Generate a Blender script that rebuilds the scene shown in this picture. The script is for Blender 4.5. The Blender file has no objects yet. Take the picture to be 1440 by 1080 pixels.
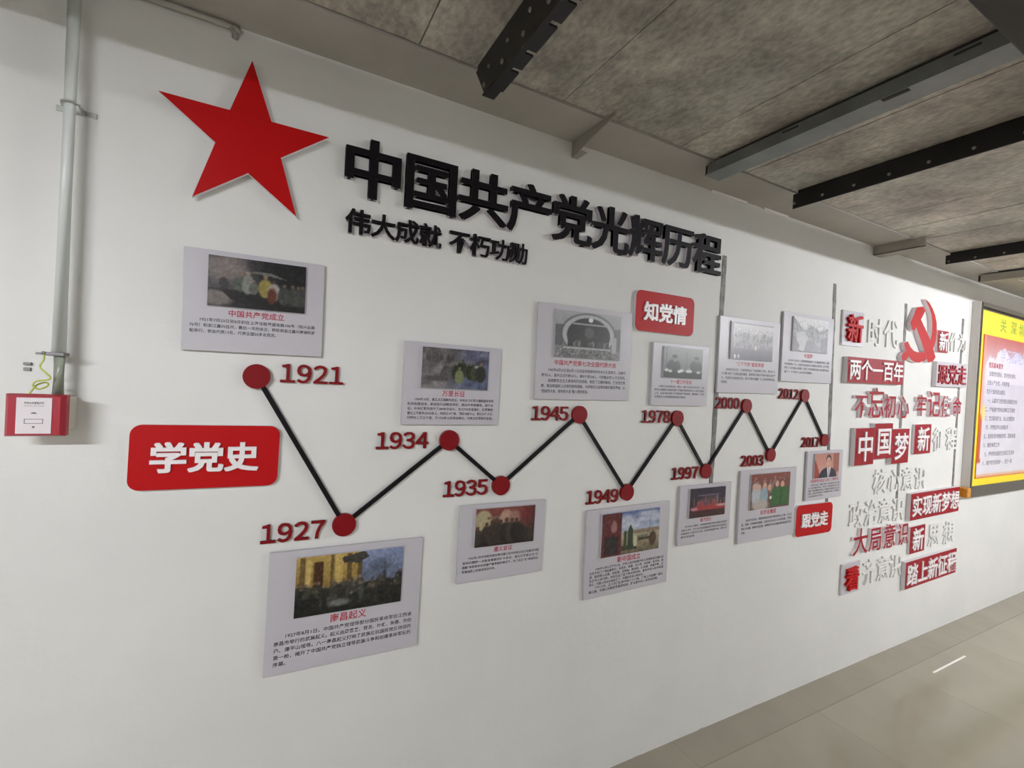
import bpy, bmesh, math, random
import numpy as np
from mathutils import Matrix, Vector

random.seed(7)
ORD = ['first', 'second', 'third', 'fourth', 'fifth', 'sixth', 'seventh', 'eighth', 'ninth', 'tenth', 'eleventh', 'twelfth']
SC = bpy.context.scene
COL = SC.collection

# ------------------------------------------------------------------ camera
cam_data = bpy.data.cameras.new('camera')
cam = bpy.data.objects.new('camera', cam_data)
COL.objects.link(cam)
cam_data.sensor_width = 36.0
cam_data.lens = 36.0 * 656.3 / 1440.0
cam_data.clip_start = 0.05
_r = Vector((0.88516471, -0.46193934, 0.05563702))
_u = Vector((-0.0445204, 0.03493958, 0.9983973))
_f = Vector((0.46314292, 0.88622304, -0.01036156))
cam.matrix_world = Matrix(((_r.x, _u.x, -_f.x, 0.0), (_r.y, _u.y, -_f.y, -1.4), (_r.z, _u.z, -_f.z, 1.509), (0, 0, 0, 1)))
SC.camera = cam

# ------------------------------------------------------------------ world, exposure, lamp strength
world = bpy.data.worlds.new('world')
SC.world = world
world.use_nodes = True
world.node_tree.nodes['Background'].inputs[0].default_value = (0.8, 0.85, 1.0, 1)
world.node_tree.nodes['Background'].inputs[1].default_value = 0.05
SC.view_settings.view_transform = 'Standard'
SC.view_settings.look = 'None'
SC.view_settings.exposure = 0.0
SC.view_settings.gamma = 1.0
SC.view_settings.use_curve_mapping = False
LAMPS = [(-1.5, -2.2, 2.205, 500.0, 'tube lamp over the left end of the corridor'),
         (4.1, -2.2, 2.205, 500.0, 'tube lamp hanging opposite the slogan wall'),
         (6.9, -2.2, 2.205, 380.0, 'tube lamp hanging beyond the yellow notice board')]

# ------------------------------------------------------------------ helpers
def lin(c):
    return tuple(((v / 12.92) if v <= 0.04045 else ((v + 0.055) / 1.055) ** 2.4) for v in [x / 255.0 for x in c])

def mat(name, rgb, rough=0.5, metal=0.0, var=0.0, scale=8.0, bump=0.0, bscale=60.0, rgb2=None, spec=0.5, coat=0.0, rnd=0.0, detail=6.0):
    m = bpy.data.materials.new(name); m.use_nodes = True
    nt = m.node_tree; N = nt.nodes; L = nt.links
    b = N['Principled BSDF']
    b.inputs['Roughness'].default_value = rough
    b.inputs['Metallic'].default_value = metal
    b.inputs['Specular IOR Level'].default_value = spec
    b.inputs['Coat Weight'].default_value = coat
    base = lin(rgb)
    if var > 0 or rgb2 or rnd > 0:
        tc = N.new('ShaderNodeTexCoord'); nz = N.new('ShaderNodeTexNoise')
        nz.inputs['Scale'].default_value = scale; nz.inputs['Detail'].default_value = detail
        nz.inputs['Roughness'].default_value = 0.62
        L.new(tc.outputs['Object'], nz.inputs['Vector'])
        rp = N.new('ShaderNodeValToRGB')
        a = base; c2 = lin(rgb2) if rgb2 else tuple(max(0, v * (1 - var)) for v in base)
        rp.color_ramp.elements[0].position = 0.36; rp.color_ramp.elements[1].position = 0.66
        rp.color_ramp.elements[0].color = (*c2, 1); rp.color_ramp.elements[1].color = (*a, 1)
        L.new(nz.outputs['Fac'], rp.inputs['Fac'])
        out = rp.outputs['Color']
        if rnd > 0:
            oi = N.new('ShaderNodeObjectInfo'); mr = N.new('ShaderNodeMapRange')
            mr.inputs['To Min'].default_value = 1 - rnd; mr.inputs['To Max'].default_value = 1 + rnd
            L.new(oi.outputs['Random'], mr.inputs['Value'])
            mx = N.new('ShaderNodeVectorMath'); mx.operation = 'SCALE'
            L.new(out, mx.inputs[0]); L.new(mr.outputs['Result'], mx.inputs['Scale'])
            out = mx.outputs['Vector']
        L.new(out, b.inputs['Base Color'])
    else:
        b.inputs['Base Color'].default_value = (*base, 1)
    if bump > 0:
        tc = N.new('ShaderNodeTexCoord'); nz = N.new('ShaderNodeTexNoise')
        nz.inputs['Scale'].default_value = bscale; nz.inputs['Detail'].default_value = 5
        L.new(tc.outputs['Object'], nz.inputs['Vector'])
        bp = N.new('ShaderNodeBump'); bp.inputs['Strength'].default_value = bump; bp.inputs['Distance'].default_value = 0.01
        L.new(nz.outputs['Fac'], bp.inputs['Height']); L.new(bp.outputs['Normal'], b.inputs['Normal'])
    return m

def emat(name, rgb, strength):
    m = bpy.data.materials.new(name); m.use_nodes = True
    nt = m.node_tree; nt.nodes.clear()
    e = nt.nodes.new('ShaderNodeEmission'); o = nt.nodes.new('ShaderNodeOutputMaterial')
    e.inputs[0].default_value = (*rgb, 1); e.inputs[1].default_value = strength
    nt.links.new(e.outputs[0], o.inputs[0]); return m

def obj(name, bm, mats, parent=None):
    me = bpy.data.meshes.new(name)
    bmesh.ops.recalc_face_normals(bm, faces=bm.faces[:]) if bm.get('x') is None else None
    bm.to_mesh(me); bm.free()
    for m in (mats if isinstance(mats, (list, tuple)) else [mats]): me.materials.append(m)
    o = bpy.data.objects.new(name, me); COL.objects.link(o)
    if parent: o.parent = parent
    return o

class BM:
    """thin wrapper collecting solids in one bmesh"""
    def __init__(s): s.b = bmesh.new()
    def box(s, x0, x1, y0, y1, z0, z1, bev=0.0, mi=0):
        r = bmesh.ops.create_cube(s.b, size=1.0)
        for v in r['verts']:
            v.co = Vector(((x0 + x1) / 2 + v.co.x * (x1 - x0), (y0 + y1) / 2 + v.co.y * (y1 - y0), (z0 + z1) / 2 + v.co.z * (z1 - z0)))
        fs = set(f for v in r['verts'] for f in v.link_faces)
        for f in fs: f.material_index = mi
        if bev > 0:
            es = list({e for v in r['verts'] for e in v.link_edges})
            bmesh.ops.bevel(s.b, geom=es, offset=bev, segments=2, affect='EDGES', profile=0.6)
        return s
    def prism(s, pts, w0, w1, mf=0, ms=0, bev=0.0):
        """polygon in the local xy plane between heights w0 and w1"""
        ar = sum(pts[i][0] * pts[(i + 1) % len(pts)][1] - pts[(i + 1) % len(pts)][0] * pts[i][1] for i in range(len(pts)))
        if ar < 0: pts = pts[::-1]
        lo = [s.b.verts.new((p[0], p[1], w0)) for p in pts]; hi = [s.b.verts.new((p[0], p[1], w1)) for p in pts]
        f = s.b.faces.new(hi); f.material_index = mf
        g = s.b.faces.new(lo[::-1]); g.material_index = ms
        n = len(pts)
        for i in range(n):
            q = s.b.faces.new((lo[i], lo[(i + 1) % n], hi[(i + 1) % n], hi[i])); q.material_index = ms
        if bev > 0:
            bmesh.ops.bevel(s.b, geom=list(f.edges), offset=bev, segments=1, affect='EDGES')
        s.b.normal_update()
        bmesh.ops.triangulate(s.b, faces=[q for q in s.b.faces if len(q.verts) > 4])
        return s
    def tube(s, pts, r, seg=12, mi=0):
        pts = [Vector(p) for p in pts]; rings = []
        up = Vector((0.31, 0.77, 0.55)).normalized()
        for i, p in enumerate(pts):
            t = (pts[min(i + 1, len(pts) - 1)] - pts[max(i - 1, 0)]).normalized()
            a = t.cross(up).normalized(); c = t.cross(a).normalized(); up = c.cross(t).normalized() if abs(c.cross(t).length) > .5 else up
            rr = r[i] if isinstance(r, (list, tuple)) else r
            rings.append([s.b.verts.new(p + (a * math.cos(k * 2 * math.pi / seg) + c * math.sin(k * 2 * math.pi / seg)) * rr) for k in range(seg)])
            up = a.cross(t) if False else up
        for i in range(len(rings) - 1):
            for k in range(seg):
                f = s.b.faces.new((rings[i][k], rings[i][(k + 1) % seg], rings[i + 1][(k + 1) % seg], rings[i + 1][k])); f.smooth = True; f.material_index = mi
        s.b.faces.new(rings[0][::-1]).material_index = mi; s.b.faces.new(rings[-1]).material_index = mi
        return s
    def build(s, name, m, parent=None):
        bmesh.ops.recalc_face_normals(s.b, faces=s.b.faces[:])
        me = bpy.data.meshes.new(name); s.b.to_mesh(me); s.b.free()
        for x in (m if isinstance(m, (list, tuple)) else [m]): me.materials.append(x)
        o = bpy.data.objects.new(name, me); COL.objects.link(o)
        if parent: o.parent = parent
        return o

def spline(pts, n=6):
    """Catmull-Rom through 3D points"""
    P = [Vector(p) for p in pts]; out = []
    for i in range(len(P) - 1):
        a = P[max(i - 1, 0)]; b = P[i]; c = P[i + 1]; d = P[min(i + 2, len(P) - 1)]
        for k in range(n):
            t = k / n
            out.append(0.5 * ((2 * b) + (c - a) * t + (2 * a - 5 * b + 4 * c - d) * t * t + (3 * b - a - 3 * c + d) * t ** 3))
    out.append(P[-1]); return out

def tag(o, label, cat, group=None, kind=None):
    if label: o['label'] = label
    if cat: o['category'] = cat
    if group: o['group'] = group
    if kind: o['kind'] = kind
    return o

def struct(o):
    o['kind'] = 'structure'; return o

RX = Matrix.Rotation(math.pi / 2, 4, 'X')
def wall_matrix(x, z, rot=0.0, off=0.0):
    """local xy lies in the wall, local z points out into the corridor"""
    return Matrix.Translation((x, -off, z)) @ RX @ Matrix.Rotation(math.radians(rot), 4, 'Z')

def wall_empty(name, x, z, rot, label, cat, group=None, off=0.0):
    o = bpy.data.objects.new(name, None); COL.objects.link(o); o.empty_display_size = 0.05
    o.matrix_world = wall_matrix(x, z, rot, off); tag(o, label, cat, group); return o

# ---- lettering: glyph outlines from Blender's built-in font, turned into meshes
_gc = {}
def glyph_data(ch, off, ext, res=3):
    key = (ch, off, round(ext, 5), res)
    if key in _gc: return _gc[key]
    c = bpy.data.curves.new('g', 'FONT'); c.body = ch; c.size = 1; c.offset = off; c.extrude = ext; c.resolution_u = res
    o = bpy.data.objects.new('g', c); COL.objects.link(o)
    bpy.context.view_layer.update()
    dg = bpy.context.evaluated_depsgraph_get()
    me = bpy.data.meshes.new_from_object(o.evaluated_get(dg))
    n = len(me.vertices); co = np.empty(n * 3); me.vertices.foreach_get('co', co); co = co.reshape(-1, 3)
    polys = [tuple(p.vertices) for p in me.polygons]; nz = [p.normal.z for p in me.polygons]
    bpy.data.objects.remove(o); bpy.data.curves.remove(c); bpy.data.meshes.remove(me)
    _gc[key] = (co, polys, nz); return _gc[key]

def glyph(name, ch, cx, cy, sx, sy, w0, w1, mats, parent=None, off=0.0, ref=(0.5, 0.38), bold=None):
    """one raised character, cell centre at (cx, cy), em size sx by sy, from w0 to w1; bold = extra stroke width (x, y) in em"""
    co, polys, nz = glyph_data(ch, off, 0.5)
    V = []; F = []; MI = []
    sh = [(0, 0)] if not bold else [(-bold[0], -bold[1]), (bold[0], -bold[1]), (bold[0], bold[1]), (-bold[0], bold[1])]
    cz = co[:, 2]
    for k, (dx, dy) in enumerate(sh):
        v = co.copy()
        v[:, 0] = (v[:, 0] + dx - ref[0]) * sx + cx; v[:, 1] = (v[:, 1] + dy - ref[1]) * sy + cy
        v[:, 2] = w0 + (v[:, 2] + 0.5) * (w1 - w0 - 0.00012 * k)
        n = len(V); V += v.tolist(); F += [tuple(i + n for i in p) for p in polys]
        MI += [0 if min(cz[i] for i in p) > 0.4 else 1 for p in polys]
    me = bpy.data.meshes.new(name); me.from_pydata(V, [], F)
    for m in (mats if isinstance(mats, (list, tuple)) else [mats]): me.materials.append(m)
    if isinstance(mats, (list, tuple)): me.polygons.foreach_set('material_index', MI)
    me.update()
    o = bpy.data.objects.new(name, me); COL.objects.link(o)
    if parent: o.parent = parent
    return o

def text_block(name, lines, x, ys, size, w, m, parent, off=0.008, width=None, center=False):
    """printed lines of small type, joined; x = left edge, ys = centre height of each line"""
    V = []; F = []
    for (t, ind, wd), y in zip(lines, ys):
        co, polys, nz = glyph_data(t, off, 0.0, 2)
        if len(co) == 0: continue
        v = co.copy(); x0 = v[:, 0].min(); x1 = v[:, 0].max()
        s = size if wd is None else wd / (x1 - x0)
        v[:, 0] = (v[:, 0] - x0) * s + x + ind
        if center: v[:, 0] -= (x1 - x0) * s / 2
        v[:, 1] = (v[:, 1] - 0.38) * size + y; v[:, 2] = w
        n = len(V); V += v.tolist(); F += [tuple(i + n for i in p) for p in polys]
    me = bpy.data.meshes.new(name); me.from_pydata(V, [], F); me.materials.append(m)
    o = bpy.data.objects.new(name, me); COL.objects.link(o); o.parent = parent
    return o

# ------------------------------------------------------------------ materials
M = {}
M['wall'] = mat('painted_plaster', (226, 225, 221), 0.62, var=0.05, scale=2.5, bump=0.10, bscale=35)
M['wall_plain'] = mat('plain_plaster', (214, 213, 209), 0.8)
M['soffit'] = mat('whitewashed_concrete', (186, 181, 172), 0.8, var=0.14, scale=3, bump=0.15, bscale=40)
M['panel'] = mat('board_formed_concrete', (204, 199, 188), 0.85, rgb2=(152, 148, 139), scale=4, bump=0.3, bscale=60, rnd=0.09, detail=12.0)
_p = M['panel']; _nt = _p.node_tree; _N = _nt.nodes; _L = _nt.links; _bs = _N['Principled BSDF']
_bs.inputs['Roughness'].default_value = 0.55
_src = _bs.inputs['Base Color'].links[0].from_socket
_tc = _N.new('ShaderNodeTexCoord'); _mp = _N.new('ShaderNodeMapping'); _mp.inputs['Scale'].default_value = (1.0, 0.55, 1.0)
_L.new(_tc.outputs['Object'], _mp.inputs['Vector'])
_nz = _N.new('ShaderNodeTexNoise'); _nz.inputs['Scale'].default_value = 75; _nz.inputs['Detail'].default_value = 4; _L.new(_mp.outputs['Vector'], _nz.inputs['Vector'])
_mr = _N.new('ShaderNodeMapRange'); _mr.inputs['From Min'].default_value = 0.35; _mr.inputs['From Max'].default_value = 0.65
_mr.inputs['To Min'].default_value = 0.8; _mr.inputs['To Max'].default_value = 1.22; _L.new(_nz.outputs['Fac'], _mr.inputs['Value'])
_sc = _N.new('ShaderNodeVectorMath'); _sc.operation = 'SCALE'; _L.new(_src, _sc.inputs[0]); _L.new(_mr.outputs['Result'], _sc.inputs['Scale'])
_nw = _N.new('ShaderNodeTexNoise'); _nw.inputs['Scale'].default_value = 2.2; _L.new(_tc.outputs['Object'], _nw.inputs['Vector'])
_wr = _N.new('ShaderNodeValToRGB'); _wr.color_ramp.elements[0].position = 0.38; _wr.color_ramp.elements[1].position = 0.62
_wr.color_ramp.elements[0].color = (0.97, 1.0, 0.97, 1); _wr.color_ramp.elements[1].color = (1.05, 1.0, 0.98, 1); _L.new(_nw.outputs['Fac'], _wr.inputs['Fac'])
_ml = _N.new('ShaderNodeVectorMath'); _ml.operation = 'MULTIPLY'; _L.new(_sc.outputs['Vector'], _ml.inputs[0]); _L.new(_wr.outputs['Color'], _ml.inputs[1])
_L.new(_ml.outputs['Vector'], _bs.inputs['Base Color'])
M['slab'] = mat('dark_slab', (60, 58, 55), 0.9)
M['tile'] = mat('polished_floor_tile', (166, 160, 142), 0.14, var=0.12, scale=1.3, spec=0.5, rnd=0.02)
M['border'] = mat('darker_wall_row', (158, 151, 134), 0.22, var=0.12, scale=2)
M['grout'] = mat('grout', (158, 152, 136), 0.8)
M['black_steel'] = mat('black_painted_steel', (24, 21, 21), 0.42, var=0.4, scale=12)
M['bolt'] = mat('bolt_steel', (150, 146, 142), 0.4, metal=0.6)
M['galv'] = mat('galvanised_steel', (138, 142, 139), 0.42, metal=0.55, var=0.22, scale=9)
M['galv_pale'] = mat('painted_bracket_steel', (168, 162, 150), 0.6, var=0.12, scale=14)
M['trunk'] = mat('dark_trunking', (52, 49, 45), 0.6, var=0.3, scale=5)
M['red'] = mat('red_acrylic', (184, 8, 12), 0.4, spec=0.2)
M['red_sign'] = mat('red_plaque_print', (184, 8, 14), 0.45, spec=0.2)
M['darkred'] = mat('dark_red_acrylic', (128, 8, 18), 0.4, spec=0.25)
M['crimson'] = mat('crimson_print', (152, 10, 30), 0.42, spec=0.25)
M['pink_pvc'] = mat('pinkish_pvc_edge', (240, 226, 230), 0.5)
M['white_pvc'] = mat('white_pvc_edge', (222, 216, 218), 0.6)
M['white_face'] = mat('white_acrylic', (240, 234, 234), 0.35)
M['black'] = mat('black_acrylic', (15, 10, 15), 0.5, spec=0.2)
M['black_edge'] = mat('pale_edge', (196, 188, 196), 0.55)
M['board'] = mat('printed_foam_board', (194, 190, 196), 0.34, var=0.02, scale=3)
M['board_edge'] = mat('foam_board_edge', (196, 194, 198), 0.6)
M['ink'] = mat('black_ink', (44, 40, 46), 0.5)
M['red_ink'] = mat('red_ink', (176, 40, 62), 0.5)
M['strip'] = mat('worn_grey_strip', (140, 137, 133), 0.55, rgb2=(92, 90, 88), scale=28)
M['conduit'] = mat('white_conduit', (222, 226, 222), 0.3)
M['clear_hose'] = mat('pale_green_sleeve', (160, 166, 150), 0.3, var=0.2, scale=30)
M['clamp'] = mat('grey_clamp', (120, 118, 118), 0.35, metal=0.5)
M['clip'] = mat('zinc_clip', (176, 178, 172), 0.35, metal=0.6)
M['alarm'] = mat('alarm_red_plastic', (168, 22, 44), 0.4)
M['alarm_plate'] = mat('alarm_white_plate', (226, 218, 220), 0.4)
M['cream'] = mat('cream_back_box', (200, 194, 178), 0.5)
M['wire'] = mat('yellow_green_wire', (190, 202, 84), 0.4)
M['pale_frame'] = mat('pale_frame_side', (214, 208, 202), 0.4)
M['front_metal'] = mat('dark_polished_channel', (92, 88, 82), 0.16, metal=0.7)
M['steel'] = mat('brushed_stainless', (190, 186, 182), 0.3, metal=0.75)
M['dark_frame'] = mat('dark_frame_channel', (98, 92, 84), 0.35, metal=0.4)
M['yellow'] = mat('yellow_panel', (250, 222, 28), 0.4)
M['orange'] = mat('orange_print', (226, 104, 34), 0.4)
M['green_ink'] = mat('green_ink', (140, 176, 40), 0.5)
M['grey_ink'] = mat('grey_ink', (128, 126, 140), 0.5)
M['floor_white'] = mat('white_strip', (255, 252, 244), 0.25)
M['amber'] = mat('amber_plastic', (222, 150, 30), 0.3, var=0.3, scale=60)
M['seal'] = mat('dark_red_seal', (96, 30, 26), 0.5)
M['housing'] = mat('lamp_housing', (200, 200, 200), 0.5)
M['grit'] = mat('chipped_plaster', (178, 173, 162), 0.9)

# picture prints: the colours are the ink of a flat print
M['print'] = bpy.data.materials.new('photo_print'); M['print'].use_nodes = True
_n = M['print'].node_tree; _a = _n.nodes.new('ShaderNodeVertexColor'); _a.layer_name = 'ink'
_n.links.new(_a.outputs['Color'], _n.nodes['Principled BSDF'].inputs['Base Color'])
_n.nodes['Principled BSDF'].inputs['Roughness'].default_value = 0.33

# ------------------------------------------------------------------ the room
X0, X1, YB, ZT = -4.0, 9.0, -3.6, 2.36
struct(BM().box(X0, X1, 0.0, 0.16, -0.05, 2.45).build('wall_back', M['wall']))
struct(BM().box(X0, X1, YB - 0.15, YB, -0.05, 2.45).build('wall_front', M['wall_plain']))
struct(BM().box(X0 - 0.15, X0, YB - 0.15, 0.16, -0.05, 2.45).build('wall_left', M['wall_plain']))
struct(BM().box(X1, X1 + 0.15, YB - 0.15, 0.16, -0.05, 2.45).build('wall_right', M['wall_plain']))
floor = struct(BM().box(X0, X1, YB, 0.0, -0.06, -0.004).build('floor', M['grout']))
ceiling = struct(BM().box(X0, X1, YB, 0.0, 2.44, 2.52).build('ceiling', M['slab']))
struct(BM().box(X0, X1, -0.176, 0.0, ZT, 2.44).build('trim_1', M['soffit']))

# floor: a slightly darker row along the wall, then 0.8 m polished tiles
def shared(name, bm, m, parent, places):
    o = bm.build(name, m, parent); o.location = places[0]
    for p in places[1:]:
        c = o.copy(); COL.objects.link(c); c.location = p; c.parent = parent
    return o
shared('darker_wall_row', BM().box(0, 0.7988, -0.1495, 0, -0.004, 0.0), M['border'], floor,
       [(X0 + 0.8 * i, 0, 0) for i in range(16)])
shared('tile', BM().box(0, 0.7988, -0.7988, 0, -0.004, 0.0), M['tile'], floor,
       [(X0 + 0.8 * i, -0.151 - 0.8 * j, 0) for i in range(16) for j in range(4)])

# ceiling: boarded concrete strips that run away from the wall
seams = [-4.0, -3.4, -2.9, -2.4, -1.9, -1.4, -0.95, -0.55, -0.15, 0.31, 0.76, 1.26, 1.62, 1.95, 2.27, 2.53, 2.77, 3.02, 3.27, 3.52, 3.78, 4.05, 4.35, 4.65,
         4.95, 5.3, 5.7, 6.1, 6.5, 7.0, 7.5, 8.0, 8.5, 9.0]
for a, b in zip(seams[:-1], seams[1:]):
    dz = random.uniform(0.0, 0.0025)
    BM().box(a + 0.0015, b - 0.0015, YB, -0.181, ZT + 0.006 - dz, 2.44).build('concrete_plank', M['panel'], ceiling)

# ------------------------------------------------------------------ lamps (suspended tubes, behind the camera's left and right)
for i, (x, y, z, s, lab) in enumerate(LAMPS):
    e = bpy.data.objects.new('tube_lamp', None); COL.objects.link(e); e.location = (x, y, z)
    tag(e, lab, 'lamp')
    BM().box(-0.62, 0.62, -0.03, 0.03, 0.016, 0.05, 0.004).build('housing', M['housing'], e)
    if i == 0:  # unseen lips and top added to cut this lamp's upward light
        for sy in (-0.055, 0.052):
            BM().box(-0.62, 0.62, sy, sy + 0.003, -0.004, 0.05).build('cutoff_lip', M['housing'], e)
        BM().box(-0.62, 0.62, -0.055, 0.055, 0.05, 0.053).build('cutoff_lid', M['housing'], e)
    BM().tube([(-0.6, 0, 0), (0.6, 0, 0)], 0.013, 10).build('tube', emat('tube_light_%d' % i, (0.965, 0.985, 1.04), s), e)
    for sx in (-0.61, 0.61):
        BM().box(sx - 0.008, sx + 0.008, -0.016, 0.016, -0.016, 0.017).build('lamp_holder', M['white_pvc'], e)
    for sx in (-0.4, 0.4):
        BM().tube([(sx, 0, 0.05), (sx, 0, ZT + 0.006 - z)], 0.003, 6).build('hanger_rod', M['bolt'], e)

# ------------------------------------------------------------------ overhead steel
def beam_bolts(parent, x, z, ys, r=0.0065):
    first = None
    for y in ys:
        if first is None:
            first = BM().tube([(x + 0.001, y, z), (x - 0.004, y, z)], [r, r * 0.75], 10).build('bolt', M['bolt'], parent)
            y0 = y
        else:
            c = first.copy(); COL.objects.link(c); c.location = (0, y - y0, 0); c.parent = parent

def slanted_plate(x0, x1, ztop, zbot, ytop, ybot, yend):
    b = bmesh.new(); P = []
    for x in (x0, x1):
        P.append([b.verts.new(p) for p in ((x, ytop, ztop), (x, ybot, zbot), (x, yend, zbot), (x, yend, ztop))])
    b.faces.new(P[0]); b.faces.new(P[1][::-1])
    for i in range(4): b.faces.new((P[0][i], P[0][(i + 1) % 4], P[1][(i + 1) % 4], P[1][i]))
    w = BM(); w.b.free(); w.b = b; return w

ZB = ZT + 0.004
# nearest black beam: punched angle
e = bpy.data.objects.new('steel_beam', None); COL.objects.link(e)
tag(e, 'black punched angle beam nearest the star, cut off at the top edge', 'beam', 'black steel beams under the ceiling')
bx = 0.472
slanted_plate(bx, bx + 0.006, ZB - 0.012, 2.253, -0.178, -0.25, YB + 0.02).build('web', M['black_steel'], e)
# lower flange is punched: short lengths joined by a narrow rib
fl = BM(); fl.box(bx + 0.006, bx + 0.014, YB + 0.02, -0.275, 2.253, 2.258)
yy = -0.285
seg = 0
while yy > -2.0:
    ln = 0.056 if seg % 2 else 0.088
    fl.box(bx + 0.014, bx + 0.036, yy - ln, yy, 2.253, 2.258); yy -= ln + 0.014; seg += 1
fl.build('flange', M['black_steel'], e)
BM().box(bx - 0.001, bx + 0.034, -0.30, -0.235, 2.258, 2.262).build('end_plate', M['black_steel'], e)
BM().box(bx, bx + 0.04, YB + 0.02, -0.19, ZB - 0.012, ZB).build('top_flange', M['black_steel'], e)
beam_bolts(e, bx, 2.3165, [-0.271 - 0.108 * i for i in range(22)])
beam_bolts(e, bx, 2.2805, [-0.247 - 0.107 * i for i in range(22)], 0.008)

# two further black beams
for x, zb, y0, yb, lab in ((1.927, 2.2915, -0.175, -0.173, 'black steel beam with a row of bolts, between the two galvanised channels'),
                           (3.399, 2.302, -0.155, -0.155, 'short-looking black bolted beam above the slogan wall, farthest of the black ones')):
    e = bpy.data.objects.new('steel_beam', None); COL.objects.link(e)
    tag(e, lab, 'beam', 'black steel beams under the ceiling')
    e.location = (0, 0, 0)
    BM().box(x, x + 0.006, YB + 0.02, y0, zb, ZB - 0.012, 0.001).build('web', M['black_steel'], e)
    BM().box(x, x + 0.045, YB + 0.02, y0 - 0.02, ZB - 0.012, ZB).build('top_flange', M['black_steel'], e)
    beam_bolts(e, x, 2.3125 if x < 3 else 2.3165, [(-0.182 if x < 3 else -0.17) - 0.113 * i for i in range(24)])

# galvanised channels
def channel(x, w, zb, zt, y0, m, lab):
    e = bpy.data.objects.new('steel_channel', None); COL.objects.link(e)
    tag(e, lab, 'beam', 'galvanised channels under the ceiling')
    b = BM()
    b.box(x, x + 0.004, YB + 0.02, y0 - 0.012, zb + 0.002, zt, 0.0008)
    b.box(x + w - 0.004, x + w, YB + 0.02, y0, zb, zt, 0.0008)
    b.box(x, x + w, YB + 0.02, y0, zb - 0.002, zb + 0.002, 0.0008)
    b.build('channel', m, e)
    for k in range(8):
        yk = y0 - 0.3 - 0.42 * k
        BM().box(x - 0.0015, x + 0.0, yk - 0.05, yk, zt - 0.012, zt - 0.007).build('slot', M['slab'], e)
        BM().box(x + 0.004, x + 0.018, yk - 0.33, yk - 0.27, zb - 0.0035, zb - 0.002).build('slot', M['slab'], e)
    BM().box(x + 0.004, x + w - 0.004, y0 - 0.006, y0 - 0.001, zb + 0.002, zt - 0.002).build('end_cap', M['black_steel'], e)
    BM().box(x + 0.01, x + w - 0.01, YB + 0.02, y0 - 0.06, zt - 0.004, ZB + 0.001).build('packer', M['slab'], e)
    return e
channel(1.42, 0.08, 2.3155, 2.352, -0.150, M['galv'], 'wide galvanised steel channel running from the wall to the top right corner')
channel(4.06, 0.06, 2.309, 2.352, -0.085, M['galv_pale'], 'pale grey steel channel at the right edge above the notice board')
# side faces of far channel are plain

# pale stubs of bracket on the whitewashed soffit
for x0, x1, lab in ((0.918, 0.944, 'pale steel bracket stub at the wall above the black title'),
                    (2.95, 3.03, 'grey-beige steel bracket stub at the wall above the pictures of the second row')):
    if x0 < 1:
        w = slanted_plate(x0, x0 + 0.005, ZT - 0.0005, 2.308, -0.235, -0.235, -0.001)
        for v in w.b.verts:
            if v.co.y < -0.1 and v.co.z < 2.33: v.co.z = 2.347
        w.box(x0, x1, -0.06, -0.001, 2.306, 2.3075)
        tag(w.build('wall_bracket', M['galv_pale']), lab, 'bracket', 'bracket stubs along the soffit'); continue
    w = BM(); w.box(x0, x0 + 0.005, -0.235, -0.001, 2.308, ZT - 0.0005, 0.001); w.box(x0, x1, -0.235, -0.001, 2.308, 2.313, 0.001)
    w.box(x1 - 0.005, x1, -0.2, -0.001, 2.312, 2.33, 0.001)
    tag(w.build('wall_bracket', M['galv_pale']), lab, 'bracket', 'bracket stubs along the soffit')

# dark trunking overhead, parallel to the wall
e = bpy.data.objects.new('cable_trunking', None); COL.objects.link(e); tag(e, 'dark metal cable trunking crossing the top right corner under the ceiling', 'trunking')
BM().box(X0 + 0.05, X1 - 0.05, -1.42, -1.02, 2.216, 2.2515, 0.003).build('tray', M['trunk'], e)
BM().box(0.53, 2.3, -1.41, -1.03, 2.2515, 2.288, 0.003).build('light_stop', M['trunk'], e)  # unseen box added to stop lamplight leaking over the tray
BM().box(2.3, X1 - 0.05, -1.41, -1.03, 2.2515, 2.262, 0.003).build('light_stop', M['trunk'], e)  # added too, kept lower so some lamplight reaches the right-hand ceiling
BM().box(X0 + 0.05, -1.2, -1.40, -1.02, 2.166, 2.216, 0.003).build('shadow_box', M['trunk'], e)  # unseen box added to lower the shadow edge left of the pipe
for x in (-2.6, -0.2, 2.2, 4.6, 7.0):
    BM().box(x, x + 0.012, -1.40, -1.385, 2.2515, ZT + 0.004).build('hanger', M['trunk'], e)
    BM().box(x, x + 0.012, -1.055, -1.04, 2.2515, ZT + 0.004).build('hanger', M['trunk'], e)

# thin conduit in the angle of wall and soffit, plus short clips
b = BM(); b.tube(spline([(-1.2, -0.012, 2.349), (-0.6, -0.012, 2.349), (-0.14, -0.012, 2.349), (-0.118, -0.012, 2.345), (-0.112, -0.006, 2.336), (-0.112, 0.0, 2.33)], 4), 0.0075, 10)
tag(b.build('conduit', M['soffit']), 'thin whitewashed conduit along the top of the wall above the star', 'conduit')
for x0, x1 in ((1.63, 1.86), (1.98, 2.16)):
    tag(BM().box(x0, x1, -0.012, -0.0005, ZT - 0.009, ZT - 0.0005, 0.002).build('cable_cover', M['white_face']),
        ('longer' if x0 < 1.8 else 'shorter') + ' white cable cover at the top of the wall right of the black title', 'cable cover', 'cable covers under the soffit')

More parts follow.
